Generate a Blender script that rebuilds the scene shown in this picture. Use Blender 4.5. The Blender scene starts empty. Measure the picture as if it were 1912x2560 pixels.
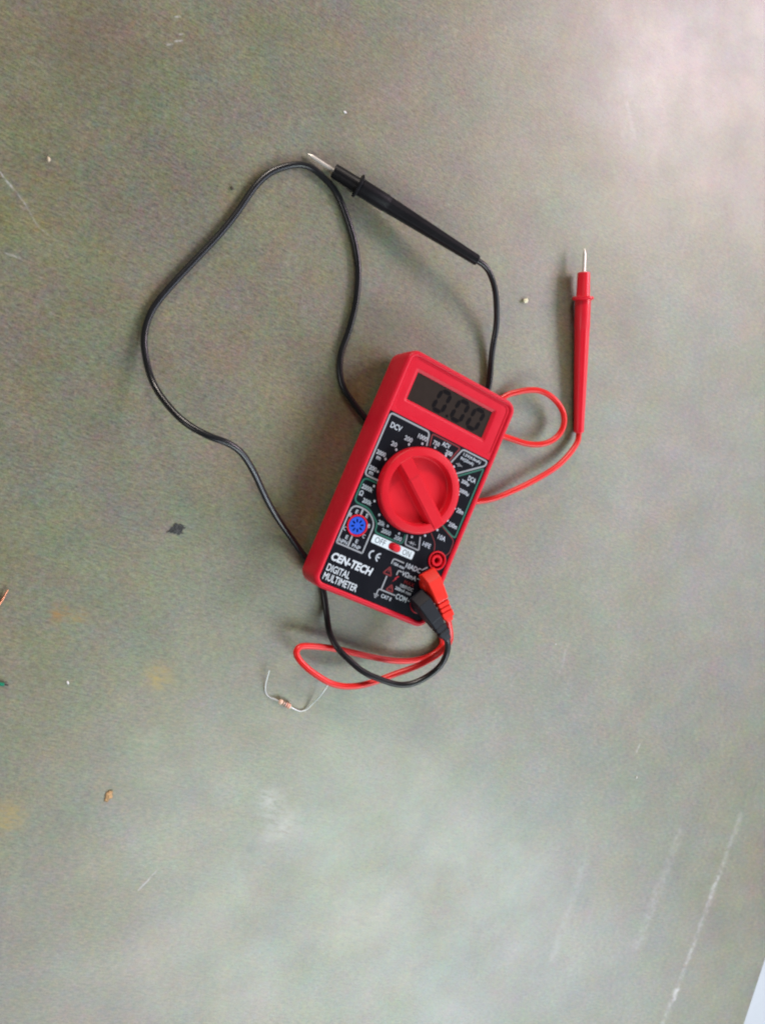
import bpy, bmesh, math, random
from mathutils import Vector, Matrix, noise
from mathutils.geometry import tessellate_polygon

S = bpy.context.scene
COL = S.collection
MM = 0.001
R = math.radians

# ------------------------------------------------------------------ camera
cam = bpy.data.cameras.new('camera')
camo = bpy.data.objects.new('camera', cam)
COL.objects.link(camo)
cam.sensor_fit = 'VERTICAL'
cam.sensor_height = 4.54
cam.sensor_width = 3.39
cam.lens = 3.827
cam.clip_start = 0.01
cam.clip_end = 20.0
_x = Vector((0.92265, 0.0, 0.38564)); _y = Vector((0.03947, 0.99475, -0.09443)); _z = Vector((-0.38361, 0.10234, 0.91781))
m = Matrix((( _x.x, _y.x, _z.x, -0.182535), (_x.y, _y.y, _z.y, 0.033682), (_x.z, _y.z, _z.z, 0.415380), (0, 0, 0, 1)))
camo.matrix_world = m
cam.dof.use_dof = True
cam.dof.focus_distance = 0.425
cam.dof.aperture_fstop = 1.6
S.camera = camo

# ------------------------------------------------------------------ world: dim light bounced around the room
w = bpy.data.worlds.new('World'); S.world = w; w.use_nodes = True
bg = w.node_tree.nodes['Background']
bg.inputs[0].default_value = (0.93, 0.97, 1.0, 1)
bg.inputs[1].default_value = 0.05

# ------------------------------------------------------------------ ceiling lamps (fluorescent fixtures) and added fill lamps
def lamp(name, loc, target, sx, sy, power, color, roll=0.0):
    d = bpy.data.lights.new(name, 'AREA'); d.shape = 'RECTANGLE'; d.size = sx; d.size_y = sy
    d.energy = power; d.color = color
    o = bpy.data.objects.new(name, d); COL.objects.link(o)
    o.location = loc
    q = (Vector(target) - Vector(loc)).to_track_quat('-Z', 'Y')
    o.rotation_euler = (q @ Matrix.Rotation(roll, 3, 'Z').to_quaternion()).to_euler()
    return o
lamp('ceiling_or_fill_lamp', (-0.5, 3.5, 1.9), (0, 0, 0), 1.15, 0.45, 114.0, (1.0, 0.89, 0.80))
lamp('ceiling_or_fill_lamp', (0.75, -2.05, 1.75), (0, 0, 0), 1.3, 0.6, 25.0, (0.84, 0.98, 0.86))
lamp('ceiling_or_fill_lamp', (2.6, 0.3, 1.6), (0, 0, 0), 0.8, 0.8, 10.0, (1.0, 0.96, 0.76))
lamp('ceiling_or_fill_lamp', (2.6, 1.05, 1.6), (0, 0, 0), 1.2, 1.0, 66.0, (1.0, 0.79, 0.92))
lamp('ceiling_or_fill_lamp', (1.9, -2.6, 1.6), (0, 0, 0), 1.4, 0.8, 45.0, (0.80, 0.93, 1.05))
lamp('ceiling_or_fill_lamp', (0.2, -2.8, 1.6), (0, 0, 0), 1.4, 0.8, 23.0, (0.88, 0.88, 1.05))  # fill lamp added to brighten the lower-left table
lamp('ceiling_or_fill_lamp', (-2.2, -0.5, 1.3), (0, 0, 0), 0.9, 0.6, 10.0, (1.0, 0.95, 0.93))  # added fill, lifts the left side of the meter case
lamp('ceiling_or_fill_lamp', (2.6, -0.8, 1.6), (0, 0, 0), 1.4, 1.2, 30.0, (0.80, 0.87, 1.05))

vs = S.view_settings
vs.view_transform = 'Standard'; vs.look = 'None'; vs.exposure = 0.0; vs.gamma = 1.0
try: vs.use_curve_mapping = False
except Exception: pass
S.render.engine = 'CYCLES'
S.cycles.use_denoising = True
S.cycles.filter_width = 2.2
S.cycles.max_bounces = 5; S.cycles.diffuse_bounces = 2; S.cycles.glossy_bounces = 2

# ------------------------------------------------------------------ material helpers
class NT:
    def __init__(s, name):
        s.m = bpy.data.materials.new(name); s.m.use_nodes = True
        s.t = s.m.node_tree; s.b = s.t.nodes['Principled BSDF']
    def n(s, typ, **k):
        x = s.t.nodes.new(typ)
        for a, b in k.items(): setattr(x, a, b)
        return x
    def l(s, a, b): s.t.links.new(a, b)
    def val(s, sock, v):
        if hasattr(v, 'is_linked') or isinstance(v, bpy.types.NodeSocket): s.l(v, sock)
        else: sock.default_value = v
    def math(s, op, a, b=0.0, c=None, clamp=False):
        x = s.n('ShaderNodeMath', operation=op); x.use_clamp = clamp
        s.val(x.inputs[0], a); s.val(x.inputs[1], b)
        if c is not None: s.val(x.inputs[2], c)
        return x.outputs[0]
    def mix(s, fac, a, b, blend='MIX'):
        x = s.n('ShaderNodeMix', data_type='RGBA', blend_type=blend)
        s.val(x.inputs[0], fac); s.val(x.inputs[6], a); s.val(x.inputs[7], b)
        return x.outputs[2]
    def noise(s, vec, scale, detail=3.0, rough=0.5, out=0):
        x = s.n('ShaderNodeTexNoise'); s.l(vec, x.inputs['Vector'])
        x.inputs['Scale'].default_value = scale; x.inputs['Detail'].default_value = detail
        x.inputs['Roughness'].default_value = rough
        return x.outputs[out]
    def ramp(s, fac, a, b, c0=(0, 0, 0, 1), c1=(1, 1, 1, 1)):
        x = s.n('ShaderNodeMapRange'); x.clamp = True
        s.val(x.inputs[0], fac); x.inputs[1].default_value = a; x.inputs[2].default_value = b
        return x.outputs[0]
    def obj(s): return s.n('ShaderNodeTexCoord').outputs['Object']

def plastic(name, col, rough=0.4, var=0.10, bump=0.02, scale=900.0, spec=0.5, dust=0.0):
    M = NT(name); o = M.obj()
    f = M.noise(o, scale * 0.12, 4, 0.6)
    g = M.noise(o, scale * 2.0, 2, 0.6)
    k = M.math('MULTIPLY_ADD', M.math('SUBTRACT', f, 0.5), var * 2, 1.0)
    k = M.math('ADD', k, M.math('MULTIPLY', M.math('SUBTRACT', g, 0.5), var * 1.2))
    c = M.n('ShaderNodeVectorMath', operation='SCALE'); c.inputs[0].default_value = col[:3]; M.l(k, c.inputs['Scale'])
    base = c.outputs[0]
    if dust:
        base = M.mix(M.math('MULTIPLY', M.ramp(M.noise(o, scale * 0.5, 5, 0.7), 0.58, 0.78), dust), base, (0.42, 0.40, 0.38, 1))
    M.l(base, M.b.inputs['Base Color'])
    M.l(M.math('MULTIPLY_ADD', M.math('SUBTRACT', f, 0.5), 0.25, rough), M.b.inputs['Roughness'])
    M.b.inputs['Specular IOR Level'].default_value = spec
    bp = M.n('ShaderNodeBump'); bp.inputs['Strength'].default_value = bump * 5; bp.inputs['Distance'].default_value = 0.0002
    M.l(g, bp.inputs['Height']); M.l(bp.outputs[0], M.b.inputs['Normal'])
    return M.m

def flat(name, col, rough=0.5, metal=0.0, spec=0.5, var=0.08, scale=700.0):
    M = NT(name)
    f = M.noise(M.obj(), scale, 3, 0.6)
    k = M.math('MULTIPLY_ADD', M.math('SUBTRACT', f, 0.5), var * 2, 1.0)
    c = M.n('ShaderNodeVectorMath', operation='SCALE'); c.inputs[0].default_value = col[:3]; M.l(k, c.inputs['Scale'])
    M.l(c.outputs[0], M.b.inputs['Base Color'])
    M.b.inputs['Roughness'].default_value = rough; M.b.inputs['Metallic'].default_value = metal
    M.b.inputs['Specular IOR Level'].default_value = spec
    return M.m

MAT = {}
MAT['red_case'] = plastic('red_case_plastic', (0.60, 0.009, 0.028), 0.42, 0.06, 0.05, 900, spec=0.28, dust=0.03)
MAT['red_knob'] = plastic('red_dial_plastic', (0.62, 0.009, 0.022), 0.45, 0.06, 0.05, 900, spec=0.28, dust=0.03)
MAT['red_cable'] = plastic('red_cable_rubber', (0.72, 0.016, 0.014), 0.34, 0.14, 0.03, 500, dust=0.06)
MAT['red_probe'] = plastic('red_probe_plastic', (0.72, 0.011, 0.028), 0.36, 0.08, 0.03, 700, dust=0.04)
MAT['red_plug'] = plastic('red_plug_plastic', (0.80, 0.022, 0.010), 0.40, 0.06, 0.03, 800)
MAT['black_cable'] = plastic('black_cable_rubber', (0.010, 0.011, 0.013), 0.30, 0.15, 0.02, 700)
MAT['black_probe'] = plastic('black_probe_plastic', (0.005, 0.005, 0.007), 0.45, 0.15, 0.04, 700, spec=0.25, dust=0.015)
MAT['black_plug'] = plastic('black_plug_plastic', (0.006, 0.008, 0.013), 0.5, 0.15, 0.04, 800, spec=0.35, dust=0.02)
MAT['panel'] = plastic('black_panel_label', (0.004, 0.005, 0.009), 0.5, 0.15, 0.02, 700, spec=0.12, dust=0.015)
MAT['print'] = flat('white_print', (0.46, 0.53, 0.60), 0.5, var=0.14, scale=900)
MAT['print_bright'] = flat('bright_white_print', (0.58, 0.66, 0.72), 0.5, var=0.10, scale=900)
MAT['print_grey'] = flat('grey_print', (0.30, 0.33, 0.36), 0.5, var=0.12, scale=900)
MAT['print_green'] = flat('green_print', (0.012, 0.125, 0.085), 0.5, var=0.12)
MAT['print_red'] = flat('dark_red_print', (0.17, 0.010, 0.014), 0.5, var=0.2)
MAT['print_red2'] = flat('red_print', (0.42, 0.012, 0.03), 0.5, var=0.2)
MAT['plate'] = flat('pale_switch_plate', (0.62, 0.74, 0.80), 0.45, var=0.05)
MAT['plate_ink'] = flat('dark_plate_ink', (0.05, 0.07, 0.09), 0.5)
MAT['blue'] = plastic('blue_socket_plastic', (0.010, 0.085, 0.62), 0.4, 0.08, 0.03)
MAT['hole'] = flat('dark_hole', (0.006, 0.006, 0.012), 0.7)
MAT['steel'] = flat('steel', (0.90, 0.86, 0.80), 0.42, 0.7, var=0.05)
MAT['tin'] = flat('tinned_wire', (0.72, 0.76, 0.76), 0.5, 0.7, var=0.1)
MAT['copper'] = flat('copper_wire', (0.72, 0.27, 0.16), 0.3, 1.0, var=0.1)
MAT['green_ins'] = plastic('green_insulation', (0.0, 0.22, 0.12), 0.35, 0.1, 0.02)
MAT['tan'] = plastic('tan_resistor_body', (0.82, 0.58, 0.44), 0.4, 0.08, 0.02, 1500)
MAT['band_olive'] = flat('olive_band', (0.12, 0.07, 0.02), 0.4)
MAT['band_dark'] = flat('dark_band', (0.02, 0.015, 0.03), 0.4)
MAT['band_red'] = flat('red_band', (0.34, 0.02, 0.02), 0.4)
MAT['band_orange'] = flat('orange_band', (0.60, 0.16, 0.08), 0.4)
MAT['flake'] = plastic('dark_residue', (0.05, 0.058, 0.058), 0.7, 0.9, 0.4, 3500, dust=0.5)
MAT['crumb_cream'] = plastic('cream_crumb', (0.78, 0.76, 0.52), 0.7, 0.2, 0.1, 3000)
MAT['crumb_brown'] = plastic('brown_crumb', (0.66, 0.42, 0.20), 0.75, 0.9, 0.3, 9000)
MAT['crumb_tan'] = plastic('tan_crumb', (0.60, 0.50, 0.36), 0.7, 0.2, 0.1, 3000)
MAT['crumb_white'] = plastic('white_fleck', (0.80, 0.80, 0.80), 0.7, 0.1, 0.1, 3000)
MAT['crumb_dark'] = plastic('dark_speck', (0.06, 0.05, 0.035), 0.8, 0.2, 0.1, 3000)

# LCD: grey-olive liquid crystal behind a clear window
def lcd_mat():
    M = NT('lcd_background'); f = M.noise(M.obj(), 260, 3)
    M.l(M.mix(f, (0.024, 0.018, 0.015, 1), (0.034, 0.026, 0.022, 1)), M.b.inputs['Base Color'])
    M.b.inputs['Roughness'].default_value = 0.3; M.b.inputs['Specular IOR Level'].default_value = 0.25
    return M.m
MAT['lcd'] = lcd_mat()
MAT['lcd_seg'] = flat('lcd_segment', (0.003, 0.0025, 0.0035), 0.6, spec=0.1)

# ------------------------------------------------------------------ table-top material
TABLE_TINT = (0.545, 0.53, 0.40); TABLE_ROUGH = 0.44; TABLE_SPEC = 1.0
def table_mat():
    M = NT('worn_laminate')
    o = M.obj()
    mp = M.n('ShaderNodeMapping'); M.l(o, mp.inputs[0]); mp.inputs['Rotation'].default_value = (0, 0, R(21))
    st = M.n('ShaderNodeMapping'); M.l(mp.outputs[0], st.inputs[0]); st.inputs['Scale'].default_value = (0.32, 1.0, 1.0)
    mid = M.noise(o, 38.0, 4, 0.6)
    grain = M.noise(st.outputs[0], 1000.0, 2, 0.7)
    def tint(vec, scale, detail, rough, amp, acc):
        t = M.n('ShaderNodeTexNoise'); M.l(vec, t.inputs['Vector']); t.inputs['Scale'].default_value = scale; t.inputs['Detail'].default_value = detail; t.inputs['Roughness'].default_value = rough
        v = M.n('ShaderNodeVectorMath', operation='SUBTRACT'); M.l(t.outputs['Color'], v.inputs[0]); v.inputs[1].default_value = (0.5, 0.5, 0.5)
        k = M.n('ShaderNodeVectorMath', operation='MULTIPLY_ADD'); M.l(v.outputs[0], k.inputs[0]); k.inputs[1].default_value = (amp*1.0, amp*0.8, amp*1.3)
        if acc is None: k.inputs[2].default_value = (1, 1, 1)
        else: M.l(acc, k.inputs[2])
        return k.outputs[0]
    acc = tint(o, 9.0, 2, 0.55, 0.34, None)
    acc = tint(o, 70.0, 2, 0.6, 0.5, acc)
    acc = tint(o, 24.0, 3, 0.6, 0.36, acc)
    acc = tint(o, 420.0, 1, 0.7, 0.6, acc)
    fine = M.noise(o, 1300.0, 2, 0.8)
    base = M.mix(M.ramp(mid, 0.32, 0.70), (0.262, 0.265, 0.216, 1), (0.315, 0.308, 0.264, 1))
    lum = M.math('ADD', M.math('MULTIPLY', M.math('SUBTRACT', grain, 0.5), 1.6), M.math('MULTIPLY', M.math('SUBTRACT', fine, 0.5), 1.5))
    lum = M.math('MAXIMUM', M.math('ADD', lum, 1.0), 0.15)
    sc = M.n('ShaderNodeVectorMath', operation='SCALE'); M.l(acc, sc.inputs[0]); M.l(lum, sc.inputs['Scale'])
    mu = M.n('ShaderNodeVectorMath', operation='MULTIPLY'); M.l(base, mu.inputs[0]); M.l(sc.outputs[0], mu.inputs[1])
    base = mu.outputs[0]
    sep = M.n('ShaderNodeSeparateXYZ'); M.l(o, sep.inputs[0])
    wob = M.noise(o, 120.0, 1)
    brk = M.noise(o, 260.0, 3, 0.7)
    flat_o = M.n('ShaderNodeCombineXYZ')
    M.l(M.math('ADD', sep.outputs[0], M.math('MULTIPLY', M.math('SUBTRACT', wob, 0.5), 0.0025)), flat_o.inputs[0])
    M.l(M.math('ADD', sep.outputs[1], M.math('MULTIPLY', M.math('SUBTRACT', brk, 0.5), 0.0012)), flat_o.inputs[1])
    P = flat_o.outputs[0]
    # node group: soft distance to a segment
    g = bpy.data.node_groups.new('scratch_segment', 'ShaderNodeTree')
    itf = g.interface
    for nm, tp in (('P', 'NodeSocketVector'), ('A', 'NodeSocketVector'), ('B', 'NodeSocketVector'), ('Width', 'NodeSocketFloat')):
        itf.new_socket(nm, in_out='INPUT', socket_type=tp)
    itf.new_socket('Mask', in_out='OUTPUT', socket_type='NodeSocketFloat')
    gi = g.nodes.new('NodeGroupInput'); go = g.nodes.new('NodeGroupOutput')
    def vm(op, a, b=None):
        x = g.nodes.new('ShaderNodeVectorMath'); x.operation = op
        g.links.new(a, x.inputs[0])
        if b is not None: g.links.new(b, x.inputs[1])
        return x
    pa = vm('SUBTRACT', gi.outputs[0], gi.outputs[1]).outputs[0]
    ba = vm('SUBTRACT', gi.outputs[2], gi.outputs[1]).outputs[0]
    d1 = vm('DOT_PRODUCT', pa, ba).outputs['Value']; d2 = vm('DOT_PRODUCT', ba, ba).outputs['Value']
    dv = g.nodes.new('ShaderNodeMath'); dv.operation = 'DIVIDE'; dv.use_clamp = True; g.links.new(d1, dv.inputs[0]); g.links.new(d2, dv.inputs[1])
    sb = g.nodes.new('ShaderNodeVectorMath'); sb.operation = 'SCALE'; g.links.new(ba, sb.inputs[0]); g.links.new(dv.outputs[0], sb.inputs['Scale'])
    ds = vm('DISTANCE', pa, sb.outputs[0]).outputs['Value']
    mr = g.nodes.new('ShaderNodeMapRange'); mr.interpolation_type = 'SMOOTHSTEP'; g.links.new(ds, mr.inputs[0]); g.links.new(gi.outputs[3], mr.inputs[2])
    mr.inputs[1].default_value = 0.0; mr.inputs[3].default_value = 1.0; mr.inputs[4].default_value = 0.0
    g.links.new(mr.outputs[0], go.inputs[0])
    def seg(a, b, wd):
        x = M.n('ShaderNodeGroup'); x.node_tree = g
        M.l(P, x.inputs[0]); x.inputs[1].default_value = (a[0]*MM, a[1]*MM, 0); x.inputs[2].default_value = (b[0]*MM, b[1]*MM, 0); x.inputs[3].default_value = wd*MM
        return x.outputs[0]
    SCR = [  # points (mm), half width (mm), strength
        ([(188.98, -356.61), (211.73, -309.61), (248.41, -225.75)], 3.6, 0.34),
        ([(197.5, -341.5), (200.2, -336.0)], 3.4, 0.9), ([(207, -320), (213, -307)], 3.0, 0.6), ([(223.5, -282), (230.5, -265)], 3.6, 0.75),
        ([(102.62, -290.34), (124.3, -233.68)], 5.5, 0.2),
        ([(165.85, -298.26), (198.07, -227.29)], 6.0, 0.22),
        ([(-186.07, 140.48), (-176.59, 128.12)], 0.75, 0.75), ([(-176.59, 128.12), (-170.99, 118.48)], 0.8, 0.3), ([(-170.99, 118.48), (-166.71, 115.09)], 0.75, 0.7),
        ([(-185.89, 106.82), (-179.26, 105.1)], 0.8, 0.6),
        ([(-110.08, 216.48), (-108.28, 216.96)], 0.8, 0.8), ([(-114.3, 203.75), (-111.43, 204.73)], 0.7, 0.8), ([(-110.33, 205.94), (-107.44, 206.75)], 0.7, 0.8), ([(-108.6, 209.2), (-107.3, 209.5)], 0.7, 0.8),
        ([(-138.06, -193.27), (-128.48, -184.81)], 0.7, 0.75),
        ([(163.91, -163.87), (161.03, -168.56)], 1.0, 0.6), ([(109.06, -95.15), (103.91, -111.39)], 1.6, 0.22),
        ([(-12, 202), (8, 190)], 1.6, 0.16), ([(140, 214), (146, 196)], 2.2, 0.25),
    ]
    tot = None
    for pts, wd, k in SCR:
        for a, b in zip(pts, pts[1:]):
            v = M.math('MULTIPLY', seg(a, b, wd), k)
            tot = v if tot is None else M.math('MAXIMUM', tot, v)
    tot = M.math('MULTIPLY', tot, M.ramp(brk, 0.36, 0.66), clamp=True)
    base = M.mix(tot, base, (0.96, 0.97, 1.28, 1))
    # round speckled patches: pale rubbed wear, yellow stains, darker and browner areas
    PN = M.ramp(M.noise(st.outputs[0], 420.0, 5, 0.75), 0.38, 0.66)
    def patch(c, r, k, col, sc=70.0, lo=0.42, hi=0.66):
        x = M.n('ShaderNodeVectorMath', operation='DISTANCE'); M.l(o, x.inputs[0]); x.inputs[1].default_value = (c[0]*MM, c[1]*MM, 0)
        f = M.n('ShaderNodeMapRange'); f.interpolation_type = 'SMOOTHSTEP'; M.l(x.outputs['Value'], f.inputs[0])
        f.inputs[1].default_value = r*MM; f.inputs[2].default_value = 0.0
        nz = PN
        return M.math('MULTIPLY', M.math('MULTIPLY', f.outputs[0], nz), k, clamp=True), col
    for c, r, k, col in (((-168.9, -52.7), 8, 1.0, (0.55, 0.25, 0.02, 1)), ((-160.5, -55), 6, 1.0, (0.55, 0.30, 0.03, 1)), ((-194.3, -145.7), 13, 1.0, (0.60, 0.40, 0.03, 1)),
                        ((-126, -88), 11, 1.0, (0.60, 0.42, 0.03, 1)), ((-72, -160), 13, 0.75, (0.72, 0.73, 0.88, 1)), ((-66, -174), 16, 0.7, (0.72, 0.73, 0.88, 1)), ((-131, -120), 14, 0.5, (0.60, 0.60, 0.50, 1)), ((-126, -136), 13, 0.45, (0.60, 0.60, 0.52, 1)), ((-20, -235), 34, 0.35, (0.60, 0.60, 0.48, 1)),
                        ((-88, -232), 10, 0.4, (0.33, 0.28, 0.14, 1)), ((-44, -119), 12, 0.5, (0.19, 0.18, 0.11, 1)), ((-82.2, -183.5), 4.5, 0.9, (0.13, 0.15, 0.16, 1)),
                        ((-22, 118), 14, 0.35, (0.30, 0.25, 0.17, 1)), ((10, 128), 10, 0.3, (0.33, 0.25, 0.15, 1)), ((-104, 52), 9, 0.3, (0.40, 0.35, 0.24, 1)), ((-15, 195), 40, 0.4, (0.36, 0.29, 0.19, 1)), ((-150, 195), 45, 0.5, (0.24, 0.18, 0.13, 1)), ((60, 170), 38, 0.35, (0.40, 0.32, 0.20, 1)), ((-190, -15), 22, 0.4, (0.38, 0.28, 0.18, 1)), ((-178, -262), 45, 0.35, (0.36, 0.32, 0.30, 1))):
        fk, cc = patch(c, r, k, col); base = M.mix(fk, base, cc)
    dk = M.n('ShaderNodeVectorMath', operation='MULTIPLY'); M.l(base, dk.inputs[0]); dk.inputs[1].default_value = TABLE_TINT
    M.l(dk.outputs[0], M.b.inputs['Base Color'])
    cl = M.noise(o, 16.0, 5, 0.62)
    rg = M.math('MULTIPLY_ADD', M.math('SUBTRACT', cl, 0.5), 0.24, TABLE_ROUGH)
    rg = M.math('ADD', rg, M.math('MULTIPLY', M.math('SUBTRACT', grain, 0.5), 0.10))
    M.l(rg, M.b.inputs['Roughness'])
    M.b.inputs['Specular IOR Level'].default_value = TABLE_SPEC
    bp = M.n('ShaderNodeBump'); bp.inputs['Strength'].default_value = 0.25; bp.inputs['Distance'].default_value = 0.00025
    M.l(M.math('ADD', grain, M.math('MULTIPLY', fine, 0.5)), bp.inputs['Height']); M.l(bp.outputs[0], M.b.inputs['Normal'])
    return M.m
MAT['table'] = table_mat()
MAT['table_edge'] = plastic('dark_edge_band', (0.10, 0.10, 0.09), 0.5, 0.1, 0.03, 300)
MAT['floor'] = plastic('pale_floor', (0.46, 0.50, 0.53), 0.55, 0.06, 0.03, 60)

# ------------------------------------------------------------------ mesh helpers (everything below in millimetres)
class MB:
    def __init__(s): s.v = []; s.f = []
    def add(s, vs, fs):
        k = len(s.v); s.v += [tuple(q) for q in vs]; s.f += [tuple(i + k for i in q) for q in fs]
        return s
    def loft(s, loops, cap0=True, cap1=True):
        n = len(loops[0]); k = len(s.v)
        for lp in loops: s.v += [tuple(q) for q in lp]
        for a in range(len(loops) - 1):
            for i in range(n):
                j = (i + 1) % n
                s.f.append((k + a*n + i, k + a*n + j, k + (a+1)*n + j, k + (a+1)*n + i))
        if cap0: s.f.append(tuple(k + i for i in range(n))[::-1])
        if cap1: s.f.append(tuple(k + (len(loops)-1)*n + i for i in range(n)))
        return s
    def lathe(s, prof, c=(0, 0), n=40, cap0=False, cap1=True):
        loops = [[(c[0] + r*math.cos(2*math.pi*i/n), c[1] + r*math.sin(2*math.pi*i/n), z) for i in range(n)] for r, z in prof]
        return s.loft(loops, cap0, cap1)
    def poly(s, outer, holes=(), z=0.0):
        polys = [[Vector((x, y, 0)) for x, y in lp] for lp in [outer, *holes]]
        tris = tessellate_polygon(polys)
        flatv = [(q.x, q.y, z) for lp in polys for q in lp]
        fs = []
        for t in tris:
            a, b, c = (flatv[i] for i in t)
            ar = (b[0]-a[0])*(c[1]-a[1]) - (b[1]-a[1])*(c[0]-a[0])
            fs.append(t if ar > 0 else t[::-1])
        return s.add(flatv, fs)
    def wall(s, loop, z0, z1, flip=False):
        n = len(loop); vs = [(x, y, z0) for x, y in loop] + [(x, y, z1) for x, y in loop]
        fs = [(i, (i+1) % n, n + (i+1) % n, n + i) for i in range(n)]
        if flip: fs = [f[::-1] for f in fs]
        return s.add(vs, fs)
    def box(s, x0, x1, y0, y1, z0, z1):
        return s.loft([[(x0, y0, z0), (x1, y0, z0), (x1, y1, z0), (x0, y1, z0)], [(x0, y0, z1), (x1, y0, z1), (x1, y1, z1), (x0, y1, z1)]])
    def stroke(s, pts, wd, z0, z1, rad=0.0, closed=False):
        if rad: pts = fillet(pts, rad, closed)
        P = [Vector((a, b)) for a, b in pts]
        if closed and (P[0] - P[-1]).length < 1e-4: P.pop()
        n = len(P); L = []; Rr = []
        for i in range(n):
            a = P[i-1] if (i > 0 or closed) else P[i]; b = P[(i+1) % n] if (i < n-1 or closed) else P[i]
            d0 = (P[i]-a); d1 = (b-P[i])
            d0 = d0.normalized() if d0.length > 1e-6 else d1.normalized(); d1 = d1.normalized() if d1.length > 1e-6 else d0
            t = (d0 + d1); t = t.normalized() if t.length > 1e-6 else d0
            nn = Vector((-t.y, t.x)); k = max(0.5, nn.dot(Vector((-d0.y, d0.x))))
            L.append(P[i] + nn*wd/2/k); Rr.append(P[i] - nn*wd/2/k)
        vs = [(q.x, q.y, z1) for q in L] + [(q.x, q.y, z1) for q in Rr]
        fs = [(n+i, n+(i+1) % n, (i+1) % n, i) for i in range(n if closed else n-1)]
        return s.add(vs, fs)
    def build(s, name, mat, parent=None, smooth=40.0, xf=None):
        me = bpy.data.meshes.new(name)
        vs = s.v if xf is None else [tuple(xf @ Vector(q)) for q in s.v]
        me.from_pydata([(a*MM, b*MM, c*MM) for a, b, c in vs], [], s.f)
        bm = bmesh.new(); bm.from_mesh(me); bmesh.ops.remove_doubles(bm, verts=bm.verts, dist=1e-7)
        bm.to_mesh(me); bm.free()
        if smooth:
            for p in me.polygons: p.use_smooth = True
            try: me.set_sharp_from_angle(angle=R(smooth))
            except Exception: pass
        me.materials.append(MAT[mat])
        o = bpy.data.objects.new(name, me); COL.objects.link(o)
        if parent is not None: o.parent = parent
        return o

def fillet(pts, r, closed=False, n=4):
    P = [Vector(p) for p in pts]
    if closed and (P[0]-P[-1]).length < 1e-4: P.pop()
    out = []; N = len(P)
    for i in range(N):
        if not closed and i in (0, N-1): out.append(tuple(P[i])); continue
        a, b, c = P[i-1], P[i], P[(i+1) % N]
        u = a-b; v = c-b; k = min(r, u.length*0.45, v.length*0.45)
        p0 = b + u.normalized()*k; p1 = b + v.normalized()*k
        for j in range(n+1):
            t = j/n; out.append(tuple(p0*(1-t)**2 + b*2*t*(1-t) + p1*t*t))
    return out

def rrect(w, l, r, n=6, c=(0, 0)):
    out = []
    for cx, cy, a in ((w/2-r, l/2-r, 0), (-w/2+r, l/2-r, 90), (-w/2+r, -l/2+r, 180), (w/2-r, -l/2+r, 270)):
        for i in range(n+1):
            t = R(a + 90*i/n); out.append((c[0]+cx+r*math.cos(t), c[1]+cy+r*math.sin(t)))
    return out
def circ(r, c=(0, 0), n=40): return [(c[0]+r*math.cos(2*math.pi*i/n), c[1]+r*math.sin(2*math.pi*i/n)) for i in range(n)]
def at(loop, z): return [(x, y, z) for x, y in loop]

def catmull(P, k=7):
    P = [Vector(p) for p in P]; out = []
    for i in range(len(P)-1):
        p0 = P[i-1] if i else P[0]*2-P[1]; p1 = P[i]; p2 = P[i+1]; p3 = P[i+2] if i+2 < len(P) else P[-1]*2-P[-2]
        t0 = 0; t1 = t0+(p1-p0).length**0.5; t2 = t1+(p2-p1).length**0.5; t3 = t2+(p3-p2).length**0.5
        for j in range(k):
            t = t1+(t2-t1)*j/k
            A1 = p0*((t1-t)/(t1-t0))+p1*((t-t0)/(t1-t0)); A2 = p1*((t2-t)/(t2-t1))+p2*((t-t1)/(t2-t1)); A3 = p2*((t3-t)/(t3-t2))+p3*((t-t2)/(t3-t2))
            B1 = A1*((t2-t)/(t2-t0))+A2*((t-t0)/(t2-t0)); B2 = A2*((t3-t)/(t3-t1))+A3*((t-t1)/(t3-t1))
            out.append(B1*((t2-t)/(t2-t1))+B2*((t-t1)/(t2-t1)))
    out.append(P[-1]); return out

def tube(mb, pts, rad, n=12, smoothing=0):
    pts = [Vector(p) for p in pts]
    for _ in range(smoothing):
        pts = [pts[0]] + [(pts[i-1]+pts[i]*2+pts[i+1])/4 for i in range(1, len(pts)-1)] + [pts[-1]]
    up = Vector((0, 0, 1)); loops = []; N = len(pts)
    for i, p in enumerate(pts):
        t = (pts[min(i+1, N-1)] - pts[max(i-1, 0)]).normalized()
        s = t.cross(up); s = s.normalized() if s.length > 1e-3 else Vector((1, 0, 0)); u = s.cross(t)
        r = rad(i/(N-1)) if callable(rad) else rad
        loops.append([tuple(p + (s*math.cos(2*math.pi*k/n) + u*math.sin(2*math.pi*k/n))*r) for k in range(n)])
    return mb.loft(loops)

def empty(name, loc=(0, 0, 0), rz=0.0):
    o = bpy.data.objects.new(name, None); COL.objects.link(o); o.empty_display_size = 0.01
    o.location = [q*MM for q in loc]; o.rotation_euler = (0, 0, rz); return o
def tag(o, label, cat, group=None):
    o['label'] = label; o['category'] = cat
    if group: o['group'] = group
    return o
def structure(o): o['kind'] = 'structure'; return o

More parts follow.
